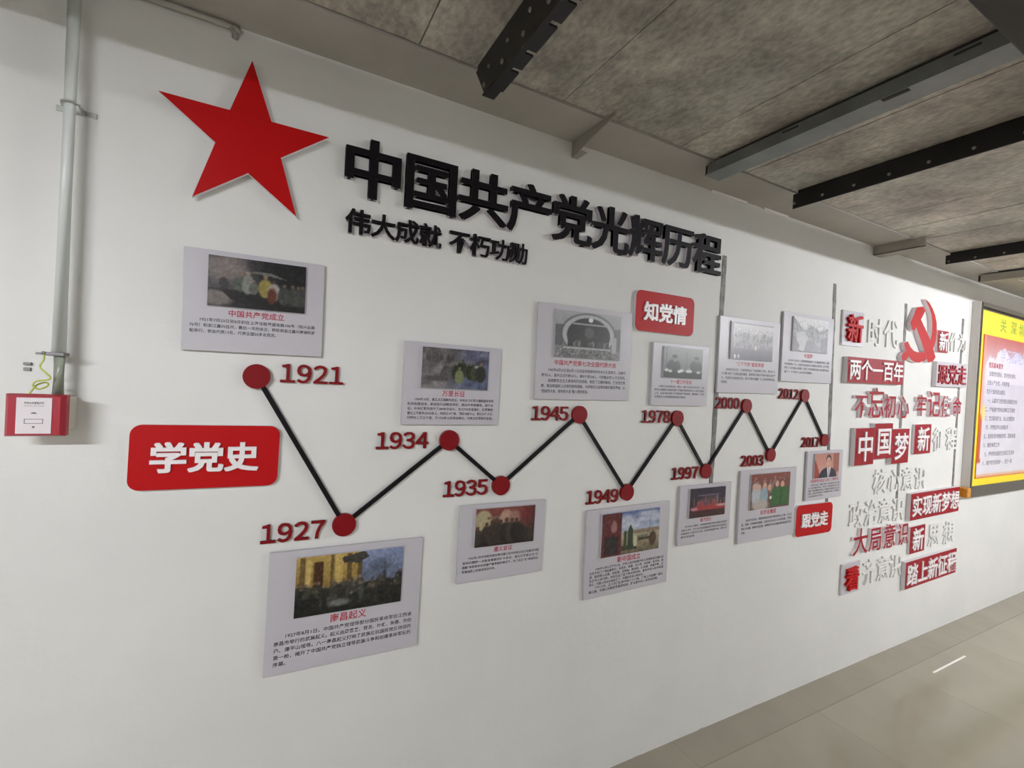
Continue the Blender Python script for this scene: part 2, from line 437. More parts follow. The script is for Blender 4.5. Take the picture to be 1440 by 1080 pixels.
# ------------------------------------------------------------------ grey strips on the wall
for x, x2, zt_, zb_, lab in ((1.746, 1.742, 2.10, 0.93, 'worn grey vertical strip touching the end of the black title'),
                       (2.599, 2.648, 2.10, 0.93, 'worn grey vertical strip behind the picture marked 2012 and the disc of 2017'),
                       (3.352, 3.390, 2.09, 0.92, 'worn grey vertical strip running behind the hammer and sickle'),
                       (4.133, 4.137, 2.085, 0.93, 'worn grey vertical strip just left of the yellow notice board')):
    b = BM(); n = 26
    L_ = []; R_ = []
    for i in range(n + 1):
        t = i / n; z = zt_ + (zb_ - zt_) * t; xc = x + (x2 - x) * t + random.uniform(-.001, .001)
        hw = 0.0135 + random.uniform(-0.0022, 0.0012)
        L_.append((xc - hw, z)); R_.append((xc + hw, z))
    w = b.prism([(p[0], p[1]) for p in R_] + [(p[0], p[1]) for p in L_[::-1]], 0.0, 0.0022)
    o = w.build('wall_strip', M['strip']); o.matrix_world = RX
    tag(o, lab, 'strip', 'grey vertical strips on the wall')

# ------------------------------------------------------------------ red star
star = [(-0.071, 2.277), (-0.022, 2.138), (0.118, 2.138), (0.004, 2.052), (0.047, 1.908), (-0.068, 1.994), (-0.183, 1.908), (-0.141, 2.051), (-0.258, 2.139), (-0.114, 2.139)]
o = BM().prism(star, 0.010, 0.022, 0, 1).prism([((p[0] + 0.07) * 0.9 - 0.07, (p[1] - 2.07) * 0.9 + 2.07) for p in star], 0.0, 0.0098, 1, 1).build('star', [M['red'], M['white_pvc']]); o.matrix_world = RX
tag(o, 'big red five-pointed star on the wall left of the black title', 'star')

# ------------------------------------------------------------------ title characters
for i, ch in enumerate('中国共产党光辉历程'):
    cx = 0.2415 + 0.1722 * i
    o = glyph('title_character', ch, 0, 0, 0.180, 0.176, 0.0, 0.016, [M['black'], M['black_edge']], None, 0.008, bold=(0.021, 0.009))
    o.matrix_world = wall_matrix(cx, 2.083, 0.0, 0.001)
    tag(o, '%s large black raised title character %s, counted from the star' % (ORD[i], ch), 'letter', 'large black title characters')
for i, ch in enumerate('伟大成就 不朽功勋'):
    if ch == ' ': continue
    cx = 0.207 + 0.0702 * i - (0.045 if i > 4 else 0)
    o = glyph('subtitle_character', ch, 0, 0, 0.0735, 0.0735, 0.0, 0.012, [M['black'], M['black_edge']], None, 0.008, bold=(0.018, 0.009))
    o.matrix_world = wall_matrix(cx, 1.930, 0.0, 0.001)
    tag(o, '%s small black character %s of the line under the title' % (ORD[i if i < 4 else i - 1], ch), 'letter', 'small black subtitle characters')

# ------------------------------------------------------------------ timeline
years = [('1921', -0.0265, 1.479, 0.029, 0.187, 1.467), ('1927', 0.211, 1.067, 0.001, 0.159, 1.0345), ('1934', 0.5144, 1.3056, 0.290, 0.445, 1.2815),
         ('1935', 0.706, 1.1515, 0.506, 0.658, 1.125), ('1945', 1.0104, 1.3934, 0.812, 0.963, 1.3715), ('1949', 1.257, 1.094, 1.066, 1.217, 1.0595),
         ('1978', 1.5057, 1.3856, 1.315, 1.467, 1.366), ('1997', 1.6951, 1.1585, 1.497, 1.651, 1.1295), ('2000', 1.939, 1.4464, 1.739, 1.892, 1.4315),
         ('2003', 2.1364, 1.2174, 1.932, 2.089, 1.168), ('2012', 2.379, 1.508, 2.177, 2.332, 1.4875), ('2017', 2.5754, 1.2831, 2.386, 2.538, 1.2485)]
RD = 0.0322
for i in range(len(years) - 1):
    a = Vector((years[i][1], years[i][2])); b_ = Vector((years[i + 1][1], years[i + 1][2])); d = b_ - a; L_ = d.length - 2 * RD + 0.004
    ang = math.degrees(math.atan2(d.y, d.x)); mid = (a + b_) / 2
    o = BM().box(-L_ / 2, L_ / 2, -0.0062, 0.0062, 0.003, 0.011, 0.0008).build('link_bar', M['black']); o.matrix_world = wall_matrix(mid.x, mid.y, ang)
    tag(o, '%s black timeline bar from the left, running from %s to %s' % (ORD[i], years[i][0], years[i + 1][0]), 'bar', 'black bars of the timeline')
for yr, cx, cz, xl, xr, zb_ in years:
    pts = [(RD * math.cos(t * math.pi / 20), RD * math.sin(t * math.pi / 20)) for t in range(40)]
    o = BM().prism(pts, 0.003, 0.015, 0, 0, 0.0008).build('timeline_disc', M['darkred']); o.matrix_world = wall_matrix(cx, cz)
    tag(o, '%s dark red timeline disc from the left, beside the year %s' % (ORD[[y[0] for y in years].index(yr)], yr), 'disc', 'red discs of the timeline')
    e = wall_empty('year_number', (xl + xr) / 2, zb_ + 0.0245, 0, '%s red year number along the timeline, reading %s' % (ORD[[y[0] for y in years].index(yr)], yr), 'number', 'red year numbers of the timeline')
    pitch = (xr - xl - 0.034) / 3
    for k, ch in enumerate(yr):
        fw = chr(ord(ch) - 48 + 0xFF10)
        glyph('digit', fw, -1.5 * pitch + k * pitch, 0, 0.0655, 0.0655, 0.003, 0.009, M['darkred'], e, 0.006, (0.5, 0.367), bold=(0.012, 0.008))

# ------------------------------------------------------------------ picture boards
PW, PH = 112, 64
class Canvas:
    def __init__(s, col, seed=1):
        s.r = np.random.RandomState(seed); s.a = np.zeros((PH, PW, 3)) + np.array(col, float)
        s.u, s.v = np.meshgrid(np.linspace(0, 1, PW), np.linspace(1, 0, PH))   # v up
    def mix(s, k, col): s.a = s.a * (1 - k[..., None]) + np.array(col, float) * k[..., None]; return s
    def grad(s, c0, c1, v0=0, v1=1, u0=0, u1=1):
        t = np.clip((s.v - v0) / (v1 - v0), 0, 1); m = ((s.u >= u0) & (s.u <= u1) & (s.v >= v0) & (s.v <= v1)).astype(float)
        c = np.array(c0, float) * (1 - t[..., None]) + np.array(c1, float) * t[..., None]
        s.a = s.a * (1 - m[..., None]) + c * m[..., None]; return s
    def ell(s, cu, cv, ru, rv, col, soft=0.15, al=1.0):
        d = np.sqrt(((s.u - cu) / ru) ** 2 + ((s.v - cv) / rv) ** 2); return s.mix(al * np.clip((1 - d) / soft + 0.5, 0, 1), col)
    def rect(s, u0, u1, v0, v1, col, al=1.0, soft=0.006):
        k = np.clip((s.u - u0) / soft, 0, 1) * np.clip((u1 - s.u) / soft, 0, 1) * np.clip((s.v - v0) / soft, 0, 1) * np.clip((v1 - s.v) / soft, 0, 1); return s.mix(al * k, col)
    def poly(s, pts, col, al=1.0):
        ins = np.zeros(s.u.shape, bool); n = len(pts)
        for i in range(n):
            (x1, y1), (x2, y2) = pts[i], pts[(i + 1) % n]
            c = ((y1 > s.v) != (y2 > s.v)) & (s.u < (x2 - x1) * (s.v - y1) / ((y2 - y1) or 1e-9) + x1); ins ^= c
        return s.mix(ins.astype(float) * al, col)
    def person(s, u, v, h, col, head=(150, 120, 100), w=0.28):
        a = 0.58
        s.ell(u, v + h * 0.4, h * w * a, h * 0.42, col, 0.3); s.rect(u - h * .12 * a, u + h * .12 * a, v, v + h * .5, col)
        s.ell(u, v + h * 0.9, h * 0.085 * a, h * 0.09, tuple(np.array(head) * .82), 0.5); return s
    def noise(s, amp, n=(16, 28), m=None):
        g = s.r.uniform(-1, 1, n); yi = np.linspace(0, n[0] - 1.001, PH); xi = np.linspace(0, n[1] - 1.001, PW)
        y0 = yi.astype(int); x0 = xi.astype(int); fy = (yi - y0)[:, None]; fx = (xi - x0)[None]
        q = (g[y0][:, x0] * (1 - fy) * (1 - fx) + g[y0 + 1][:, x0] * fy * (1 - fx) + g[y0][:, x0 + 1] * (1 - fy) * fx + g[y0 + 1][:, x0 + 1] * fy * fx)
        if m is not None: q = q * m
        s.a = s.a + amp * q[..., None]; return s
    def crowd(s, u0, u1, v0, v1, n, h, cols, head=(150, 125, 105)):
        P = sorted([(s.r.uniform(v0, v1), s.r.uniform(u0, u1)) for _ in range(n)], reverse=True)
        for v, u in P:
            c = cols[s.r.randint(len(cols))]; s.person(u, v, h * s.r.uniform(.85, 1.15), c, tuple(np.array(head) * s.r.uniform(.6, 1.1)))
        return s

def pic_1921():
    c = Canvas((26, 24, 26), 1); c.grad((70, 66, 66), (60, 57, 60), .35, 1, 0, .55)
    for u, v, r in ((.08, .8, .16), (.22, .9, .14), (.3, .72, .12), (.14, .62, .13)): c.ell(u, v, r, r * 1.2, (126, 116, 112), .9, .7)
    c.mix(np.clip((c.u - .35) / .25, 0, 1), (24, 23, 24)); c.ell(.08, .17, .17, .16, (120, 112, 106), .5, .9)
    c.poly([(.10, .38), (.45, .30), (.95, .12), (.9, .02), (.4, .06), (.22, .16)], (20, 17, 16)); c.poly([(.32, .70), (.45, .77), (.62, .77), (.8, .66), (.6, .71), (.45, .72)], (104, 102, 98))
    c.person(.15, .34, .3, (50, 48, 52)); c.person(.32, .33, .38, (74, 84, 70)); c.person(.39, .3, .46, (122, 124, 118), (170, 150, 130), .22); c.person(.45, .3, .3, (92, 92, 88))
    c.person(.57, .26, .46, (138, 124, 62), (170, 140, 110)); c.person(.66, .22, .42, (150, 146, 140), (80, 60, 50)); c.ell(.64, .3, .05, .16, (92, 44, 24), .5)
    for u in (.77, .86, .92, .97): c.person(u, .14, .44, (60, 62, 58), (110, 96, 84))
    c.noise(14, (30, 50)); c.noise(8, (60, 100)); return c
def pic_1927():
    c = Canvas((40, 38, 34), 2); c.grad((128, 104, 52), (176, 148, 84), .35, 1, 0, .62); c.grad((96, 104, 124), (128, 140, 172), .45, 1, .58, 1)
    for u in (.03, .3, .45, .55): c.rect(u, u + .05, .35, 1, (86, 68, 36), .8)
    c.rect(.15, .24, .45, .9, (70, 44, 22)); c.rect(.08, .13, .5, .95, (190, 164, 98)); c.rect(.33, .42, .4, 1, (196, 168, 98), .7); c.poly([(.4, .93), (.62, 1), (.66, .9), (.56, .8), (.42, .84)], (58, 54, 48))
    c.ell(.78, .7, .1, .12, (86, 94, 112), .8); c.ell(.7, .55, .12, .08, (92, 100, 120), .9); c.rect(0, 1, 0, .36, (26, 27, 26)); c.poly([(.8, .45), (.82, .75), (.84, .45)], (50, 56, 60))
    c.crowd(0, 1, .22, .34, 34, .26, [(34, 36, 34), (52, 52, 44), (28, 28, 26), (66, 62, 50)]); c.crowd(.15, 1, .04, .2, 26, .3, [(30, 32, 30), (60, 60, 56), (40, 38, 32)], (120, 110, 96))
    c.ell(.4, .16, .09, .06, (112, 112, 108), .6); c.rect(0, .22, 0, .3, (20, 21, 20), .8); c.noise(18, (32, 56)); c.noise(10, (62, 110)); return c
def pic_1934():
    c = Canvas((112, 108, 110), 3); c.grad((124, 120, 120), (96, 92, 94)); c.ell(.85, .8, .3, .35, (92, 94, 122), .9, .8); c.ell(.8, .15, .35, .2, (76, 84, 112), .9, .9)
    c.noise(26, (10, 16)); c.ell(.25, .25, .2, .07, (78, 74, 76), .7)
    c.crowd(.05, .45, .6, .7, 9, .22, [(80, 76, 78), (70, 66, 70)]); c.crowd(.3, .45, .18, .3, 4, .36, [(64, 64, 60), (78, 78, 76)])
    c.crowd(.48, .8, .2, .34, 9, .42, [(40, 44, 30), (60, 66, 34), (34, 38, 28)], (120, 120, 96)); c.person(.55, .14, .42, (112, 120, 82), (140, 140, 110)); c.ell(.9, .55, .12, .26, (56, 58, 72), .5); c.ell(.95, .45, .08, .24, (92, 96, 122), .6); c.rect(.78, .9, .55, .62, (150, 150, 142)); c.person(.88, .2, .5, (34, 36, 30))
    c.noise(16, (40, 70)); return c
def pic_1935():
    c = Canvas((104, 62, 52), 4); c.grad((60, 34, 30), (126, 64, 58)); c.ell(.12, .68, .14, .28, (168, 156, 122), .25); c.rect(.18, .5, .7, .78, (120, 98, 76)); c.ell(.5, .7, .11, .24, (176, 140, 124), .3); c.ell(.64, .7, .1, .2, (150, 110, 98), .4); c.ell(.9, .8, .14, .2, (120, 40, 40), .8)
    c.mix(np.clip((c.u - .75) / .3, 0, 1) * .7, (52, 26, 22)); c.rect(0, 1, 0, .3, (30, 22, 20), .9)
    for u, v, h in ((.04, .05, .5), (.18, .08, .56), (.27, .05, .64), (.34, .05, .7), (.41, .05, .64), (.51, .05, .68), (.6, .05, .66), (.68, .08, .62), (.76, .1, .5), (.86, .05, .44), (.94, .05, .4)): c.person(u, v, h, tuple(c.r.uniform(28, 58) * np.array((1, .86, .78))), (92, 64, 52))
    c.noise(12, (32, 56)); return c
def pic_1945():
    c = Canvas((150, 150, 150), 5); c.grad((120, 120, 120), (168, 168, 170)); c.rect(0, .12, .25, .7, (96, 96, 98)); c.rect(.9, 1, .2, .7, (104, 104, 106)); c.ell(.5, .52, .42, .46, (84, 84, 86), .08); c.ell(.5, .52, .395, .43, (176, 176, 178), .06); c.ell(.5, .5, .33, .38, (52, 52, 52), .06); c.rect(.1, .9, 0, .25, (110, 110, 110)); c.rect(.18, .82, .24, .5, (54, 54, 54))
    c.rect(.25, .78, .72, .755, (168, 168, 168), .9); c.ell(.52, .84, .035, .05, (226, 226, 226), .3); c.ell(.5, .56, .07, .12, (84, 88, 84), .5); c.rect(.12, .85, .2, .235, (176, 176, 176)); c.crowd(.2, .8, .24, .27, 22, .12, [(70, 70, 70), (120, 120, 120)], (170, 170, 170))
    m = (c.v < .2).astype(float); c.noise(60, (60, 100), m); c.rect(.86, .94, .15, .5, (168, 168, 170)); c.noise(10, (40, 70)); return c
def pic_1949():
    c = Canvas((120, 112, 96), 6); c.grad((176, 184, 196), (84, 100, 148), .5, 1); c.grad((104, 92, 70), (168, 160, 132), 0, .5)
    for u, v, ru, rv in ((.42, .8, .12, .12), (.5, .66, .16, .07), (.7, .78, .14, .06), (.8, .9, .2, .07), (.95, .78, .14, .08)): c.ell(u, v, ru, rv, (196, 196, 206), .8, .8)
    c.ell(.75, .5, .4, .05, (128, 112, 92), .6); c.rect(.62, .9, .28, .34, (66, 52, 36)); c.rect(.6, .8, .34, .4, (106, 112, 90)); c.person(.88, .12, .4, (74, 54, 40)); c.rect(.3, .6, .08, .2, (60, 56, 46))
    c.rect(0, .33, 0, 1, (88, 30, 34)); c.rect(.05, .28, .05, .45, (40, 34, 34)); c.ell(.2, .68, .05, .14, (160, 120, 116), .6); c.noise(18, (20, 36)); c.rect(.37, .42, .12, .55, (52, 66, 36)); c.poly([(.44, .1), (.44, .55), (.48, .7), (.53, .55), (.53, .1)], (46, 62, 40)); c.rect(.54, .6, .15, .4, (190, 182, 156)); c.noise(8, (40, 70)); return c
def pic_1978():
    c = Canvas((120, 124, 120), 7); c.grad((96, 100, 96), (138, 142, 138)); c.rect(.05, .08, .2, 1, (82, 82, 82)); c.rect(.55, .6, .2, .9, (104, 108, 104), .6); c.rect(0, 1, 0, .22, (40, 44, 42))
    c.ell(.25, .38, .17, .22, (48, 52, 50), .25); c.ell(.28, .62, .06, .1, (128, 120, 112), .3); c.ell(.27, .7, .07, .06, (34, 34, 34), .3); c.ell(.83, .4, .16, .2, (66, 72, 66), .3); c.ell(.84, .62, .05, .09, (124, 118, 110), .3); c.ell(.84, .69, .06, .05, (44, 44, 44), .3)
    for u, v in ((.08, .25), (.17, .22), (.4, .22), (.46, .25), (.62, .24), (.68, .24), (.9, .22)): c.ell(u, v, .05, .05, (206, 206, 200), .5)
    c.rect(.65, .67, .2, .36, (210, 210, 205)); c.noise(8, (40, 70)); return c
def pic_1997():
    c = Canvas((40, 26, 40), 8); c.grad((60, 20, 24), (38, 30, 52)); c.ell(.5, .75, .3, .03, (100, 96, 120), .8); c.ell(.55, .55, .26, .16, (84, 60, 64), .8); c.rect(.15, 1, .22, .42, (158, 44, 46)); c.rect(.05, 1, .18, .24, (60, 16, 20)); c.ell(.12, .3, .1, .06, (180, 120, 130), .6); c.ell(.88, .36, .14, .04, (190, 150, 150), .6)
    for u in (.1, .2, .3, .42, .52, .6, .72, .85, .95): c.rect(u, u + .03, .4, .62 + .08 * math.sin(u * 20), (126, 104, 120), .8)
    c.rect(.76, .79, .4, .78, (130, 110, 130)); c.crowd(.25, .7, .38, .42, 14, .2, [(150, 60, 60), (90, 60, 80)]); c.noise(18, (32, 56)); return c
def pic_2000():
    c = Canvas((130, 128, 128), 9); c.grad((96, 88, 98), (196, 194, 192)); c.noise(46, (40, 70), ((c.v > .3) & (c.v < .85)).astype(float)); c.crowd(.04, .96, .4, .62, 60, .16, [(120, 118, 118), (150, 148, 146), (100, 98, 100)], (190, 186, 182)); c.rect(0, .05, 0, 1, (112, 110, 112)); c.rect(0, 1, .95, 1, (122, 120, 122)); c.grad((84, 78, 88), (110, 104, 110), 0, .3); c.person(.58, .28, .16, (210, 200, 180)); c.person(.1, .02, .14, (214, 206, 196)); c.person(.18, .04, .12, (210, 204, 196)); c.noise(8, (40, 70)); return c
def pic_2012():
    c = Canvas((168, 168, 170), 10); c.grad((120, 118, 124), (214, 214, 214)); c.poly([(0, 1), (.12, .85), (.3, .62), (.5, .8), (.75, .66), (1, .78), (1, .2), (0, .2)], (132, 132, 134)); c.noise(34, (24, 40), (c.v < .85).astype(float)); c.poly([(.1, .55), (.3, .6), (.5, .3), (.3, 0), (.1, .1)], (176, 176, 178)); c.poly([(.3, 0), (.8, 0), (.6, .35), (.4, .35)], (118, 114, 122)); c.poly([(.8, .0), (1, 0), (1, .5), (.8, .45)], (100, 98, 102)); c.poly([(0, 0), (.1, 0), (.2, .15), (.05, .45), (0, .45)], (104, 100, 104)); c.noise(14, (40, 70)); return c
def pic_2003():
    c = Canvas((120, 70, 64), 11); c.grad((90, 66, 60), (128, 62, 54)); c.crowd(0, 1, .45, .6, 22, .34, [(110, 60, 54), (80, 56, 54), (140, 110, 104)], (196, 150, 128)); c.ell(.14, .4, .12, .36, (176, 178, 184), .3); c.ell(.33, .36, .1, .3, (140, 160, 170), .3); c.ell(.25, .1, .2, .16, (176, 164, 156), .5)
    for u, v in ((.08, .66), (.2, .62), (.34, .66), (.46, .6), (.66, .68), (.8, .66)): c.ell(u, v, .05, .09, (202, 160, 138), .4)
    c.poly([(.5, .05), (.52, .5), (.66, .6), (.98, .56), (.98, .05)], (46, 94, 44)); c.poly([(.74, .05), (.76, .56), (.79, .56), (.78, .05)], (30, 70, 30)); c.ell(.5, .3, .03, .05, (210, 220, 216), .5); c.noise(12, (32, 56)); return c
def pic_2017():
    c = Canvas((196, 140, 128), 12); c.grad((206, 150, 136), (184, 128, 116)); c.rect(.75, 1, .2, 1, (150, 92, 80)); c.poly([(0, 0), (0, .8), (.12, .5), (.2, .2), (.25, 0)], (150, 60, 52)); c.ell(.55, .0, .36, .42, (38, 40, 58), .1); c.poly([(.5, .42), (.66, .42), (.6, .0), (.55, .0)], (216, 210, 212)); c.rect(.575, .605, .0, .38, (70, 50, 70)); c.ell(.56, .72, .105, .22, (40, 34, 34), .2); c.ell(.56, .62, .098, .23, (200, 152, 132), .15); c.rect(.51, .545, .645, .66, (90, 60, 54), .7); c.rect(.575, .61, .645, .66, (90, 60, 54), .7); c.rect(.545, .58, .5, .515, (150, 80, 76), .7); c.rect(.52, .6, .36, .44, (186, 140, 120), .8); c.noise(6, (20, 36)); return c

def print_mesh(name, cv, w, h, cx, cy, wz, parent, pw=PW, ph=PH):
    a = np.clip(cv.a, 0, 255) / 255.0; a = np.where(a <= 0.04045, a / 12.92, ((a + 0.055) / 1.055) ** 2.4)
    xs = np.linspace(-w / 2, w / 2, pw) + cx; ys = np.linspace(h / 2, -h / 2, ph) + cy
    X, Y = np.meshgrid(xs, ys); co = np.stack([X, Y, np.full_like(X, wz)], -1).reshape(-1, 3)
    i = np.arange(pw * ph).reshape(ph, pw); q = np.stack([i[1:, :-1], i[1:, 1:], i[:-1, 1:], i[:-1, :-1]], -1).reshape(-1, 4)
    me = bpy.data.meshes.new(name); me.from_pydata(co.tolist(), [], q.tolist())
    at = me.color_attributes.new('ink', 'FLOAT_COLOR', 'POINT')
    at.data.foreach_set('color', np.concatenate([a.reshape(-1, 3), np.ones((pw * ph, 1))], 1).ravel())
    me.materials.append(M['print']); o = bpy.data.objects.new(name, me); COL.objects.link(o); o.parent = parent; return o

# (year, cx, cz, big, rot, title, title width in characters' em, paragraphs as lines (text, indent fraction, width fraction), label)
BT = [
 ('1921', -0.0343, 1.6648, 0, .8, '中国共产党成立', .0185, ['i1921年7月23日至8月初在上海法租界望志路106号（现兴业路', '76号）和浙江嘉兴召开。最后一天的会议，转移到浙江嘉兴南湖的游', '船举行。参加代表13名，代表全国50多名党员。|.67'], pic_1921, 'small picture board above the year 1921 with a dark boat painting'),
 ('1927', 0.2340, 0.8394, 1, -.3, '南昌起义', .0255, ['i1927年8月1日，中国共产党领导部分国民革命军在江西省', '南昌市举行的武装起义。起义由周恩来、贺龙、叶挺、朱德、刘伯', '承、谭平山领导。八一南昌起义打响了武装反抗国民党反动派的', '第一枪，揭开了中国共产党独立领导武装斗争和创建革命军队的', '序幕。|.085'], pic_1927, 'large picture board below the year 1927, lowest on the wall'),
 ('1934', 0.5186, 1.4808, 0, 0, '万里长征', .0195, ['i1934年10月，第五次反围剿失败后，中央主力红军为摆脱国民党军', '队的包围追击，被迫实行战略性转移，退出中央根据地，进行长', '征。中央红军共进行了380余次战斗，攻占700多座县城，红军牺牲', '营以上干部多达430余人。共经过14个省，翻越18座大山，跨过24条大河，', '行程约二万五千里，于1936年10月到达陕北，与陕北红军胜利会师。'], pic_1934, 'small picture board above the year 1934 with soldiers in snow'),
 ('1935', 0.7247, 0.9670, 0, -.35, '遵义会议', .018, ['i1935年1月中央政治局在贵州遵义召开的独立自主地解决中国', '革命问题的一次极其重要的扩大会议。是在红军第五次“反', '围剿”失败和长征初期严重受挫的情况下，为了纠正“左”倾领导在', '军事指挥上的错误而召开的。|.42'], pic_1935, 'small picture board below the year 1935 with a reddish group painting'),
 ('1945', 1.0240, 1.6157, 1, .95, '中国共产党第七次全国代表大会', .0202, ['i1945年4月23日至6月11日在延安杨家岭的中央大礼堂举行。出席代', '表755人，其中正式代表547人，候补代表208人，代表着全党121万名党员。', 'i总结新民主主义革命的历史经验，制定了正确的路线，使全党在思', '想、政治和组织上达到空前的团结，为夺取抗日战争的胜利奠定基础，以', '“团结的大会、胜利的大会”载入党的史册。|.54'], pic_1945, 'large picture board above the year 1945 showing a black-and-white arched stage'),
 ('1949', 1.2818, 0.8724, 1, 1.0, '新中国成立', .0242, ['i1949年10月1日下午3点，中华人民共和国中央人民政府成立典礼在', '北京天安门广场隆重举行。毛泽东、朱德、刘少奇、宋庆龄、李济深、张', '澜、高岗等人出席。林伯渠、沈钧儒、郭沫若、陈叔通、何香凝等，以', '及各界人民代表，共同见证了这个伟大的时刻，宣告中华人民共和国', '成立，中国人民从此站起来了，中国历史进入新纪元。|.72', 'i下午三时，五十四门礼炮齐鸣二十八响，广场上升起第一面五', '星红旗，中国人民解放军接受检阅，群众游行队伍欢呼至深夜。|.93'], pic_1949, 'large picture board below the year 1949 with blue sky and dark red at its left'),
 ('1978', 1.5101, 1.5639, 0, .6, '十一届三中全会', .018, ['i1978年12月18日至22日，党的十一届三中全会在北京召开。全会', '的中心议题是讨论把全党的工作重点转移到社会主义现代化建设', '上来。全会冲破长期“左”的错误的严重束缚，重新确立了党的', '马克思主义的思想路线和政治路线。|.62'], pic_1978, 'small picture board above the year 1978 showing two seated people at a table'),
 ('1997', 1.7061, 0.9754, 0, .4, '香港回归', .0172, ['i1997年7月1日零时，中英两国政府香港政权交接仪式在香港', '会展中心举行，中华人民共和国国旗和香港特别行政区区旗升起，', '中国政府恢复对香港行使主权，香港回到祖国的怀抱，洗雪了民', '族百年耻辱。|.30'], pic_1997, 'small picture board below the year 1997 with a red and dark blue hall'),
 ('2000', 1.9396, 1.6722, 1, 1.1, '“三个代表”重要思想', .020, ['i2000年2月25日，江泽民同志在广东省考察工作时，首次对“三', '个代表”进行了比较全面的阐述。要求我们党始终代表中国先进生产', '力、先进文化的前进方向，始终代表中国最广大人民的根本利益，', '的思想。|.11'], pic_2000, 'large picture board above the year 2000 with a grey crowd photograph'),
 ('2003', 2.1374, 0.9825, 1, .5, '科学发展观', .0242, ['i2003年7月28日，胡锦涛同志在讲话中提出坚持以人为本，树立全', '面、协调、可持续的发展观，促进经济社会和人的全面发展，按照统', '筹城乡发展、统筹区域发展、统筹经济社会发展的要求推进改革与', '发展。|.075'], pic_2003, 'large picture board below the year 2003 with a green block in its photo'),
 ('2012', 2.3816, 1.7419, 1, .9, '中国梦', .0242, ['i2012年11月29日，在国家博物馆参观复兴之路展览时提出，实现', '中华民族伟大复兴，就是中华民族近代以来最伟大的梦想。这个梦想，', '凝聚了几代中国人的夙愿，体现了中华民族和中国人民的整体利益，', '是每一个中华儿女的共同期盼。|.62'], pic_2012, 'large picture board above the year 2012 with a pale misty photograph'),
 ('2017', 2.5930, 1.1022, 0, .9, '中国特色社会主义进入了新时代', .0185, ['i2017年10月18日，中国共产党第十九次全国代表大会在北京召', '开。大会的主题是不忘初心，牢记使命，高举中国特色社会主义伟', '大旗帜，决胜全面建成小康社会，夺取新时代中国特色社会主义伟', '大胜利，为实现中华民族伟大复兴的中国梦不懈奋斗，向全国各族', '人民发出伟大号召。|.48'], pic_2017, 'small picture board below the year 2017 with a portrait in a dark suit'),
]
for yr, cx, cz, big, rot, title, tem, body, fn, lab in BT:
    k = 1.0 if big else 0.757
    W_, H_ = (0.420, 0.335) if big else (0.320, 0.252)
    e = wall_empty('picture_board', cx, cz, rot, lab, 'board', 'printed picture boards of the timeline', 0.003)
    BM().box(-W_ / 2, W_ / 2, -H_ / 2, H_ / 2, 0.0, 0.010, 0.0008).build('panel', M['board'], e)
    pw_, ph_, pcy = 0.294 * k, 0.167 * k, 0.066 * k
    p = BM().box(-pw_ / 2 + .003, pw_ / 2 + .003, pcy - ph_ / 2, pcy + ph_ / 2, 0.010, 0.0165).build('photo', M['board_edge'], e)
    print_mesh('picture', fn(), pw_ - 0.001, ph_ - 0.001, 0.003, pcy, 0.0168, p)
    text_block('heading', [(title, 0, tem * len(title) * 0.98)], 0.002 * k, [-0.0365 * k], tem, 0.0103, M['red_ink'], e, 0.015, center=True)
    nl = len(body); lp = (0.0187 if nl <= 5 else 0.0140) * (k if nl <= 5 else 1); y0 = -0.0635 * k if nl <= 5 else -0.058
    fs = (0.0128 if nl <= 5 else 0.0113) * k
    fullw = 0.376 * k; lines = []
    for t in body:
        ind = 0.0
        if t[0] == 'i': t = t[1:]; ind = 0.028 * k
        fr = 1.0
        if '|' in t: t, fr = t.split('|'); fr = float(fr)
        lines.append((t, ind, fullw * fr - (ind if fr == 1.0 else 0)))
    text_block('caption_text', lines, -W_ / 2 + 0.0215 * k, [y0 - lp * i for i in range(nl)], fs, 0.0103, M['ink'], e, 0.013)

# ------------------------------------------------------------------ red rounded plaques
def rrect(w, h, r, n=6):
    pts = []
    for cx, cy, a0 in ((w / 2 - r, h / 2 - r, 0), (-w / 2 + r, h / 2 - r, 90), (-w / 2 + r, -h / 2 + r, 180), (w / 2 - r, -h / 2 + r, 270)):
        for i in range(n + 1):
            a = math.radians(a0 + 90 * i / n); pts.append((cx + r * math.cos(a), cy + r * math.sin(a)))
    return pts
for txt, cx, cz, rot, dx, lab in (('学党史', -0.1248, 1.2716, -.5, -.0035, 'large-looking red rounded plaque with white raised 学党史 left of the timeline'),
                             ('知党情', 1.4046, 1.8060, .6, -.004, 'red rounded plaque with white raised 知党情 under the black title'),
                             ('跟党走', 2.5253, 0.8753, -.3, -.003, 'red rounded plaque with white raised 跟党走 below the portrait board')):
    e = wall_empty('red_plaque', cx, cz, rot, lab, 'sign', 'red rounded plaques', 0.001)
    BM().prism(rrect(0.318, 0.158, 0.024), 0.0, 0.012, 0, 1, 0.0008).build('plate', [M['red_sign'], M['white_pvc']], e)
    for i, ch in enumerate(txt):
        glyph('raised_character', ch, dx + (i - 1) * 0.0775, 0.0, 0.0765, 0.0765, 0.012, 0.018, [M['white_face'], M['white_pvc']], e, 0.008, bold=(0.028, 0.018))

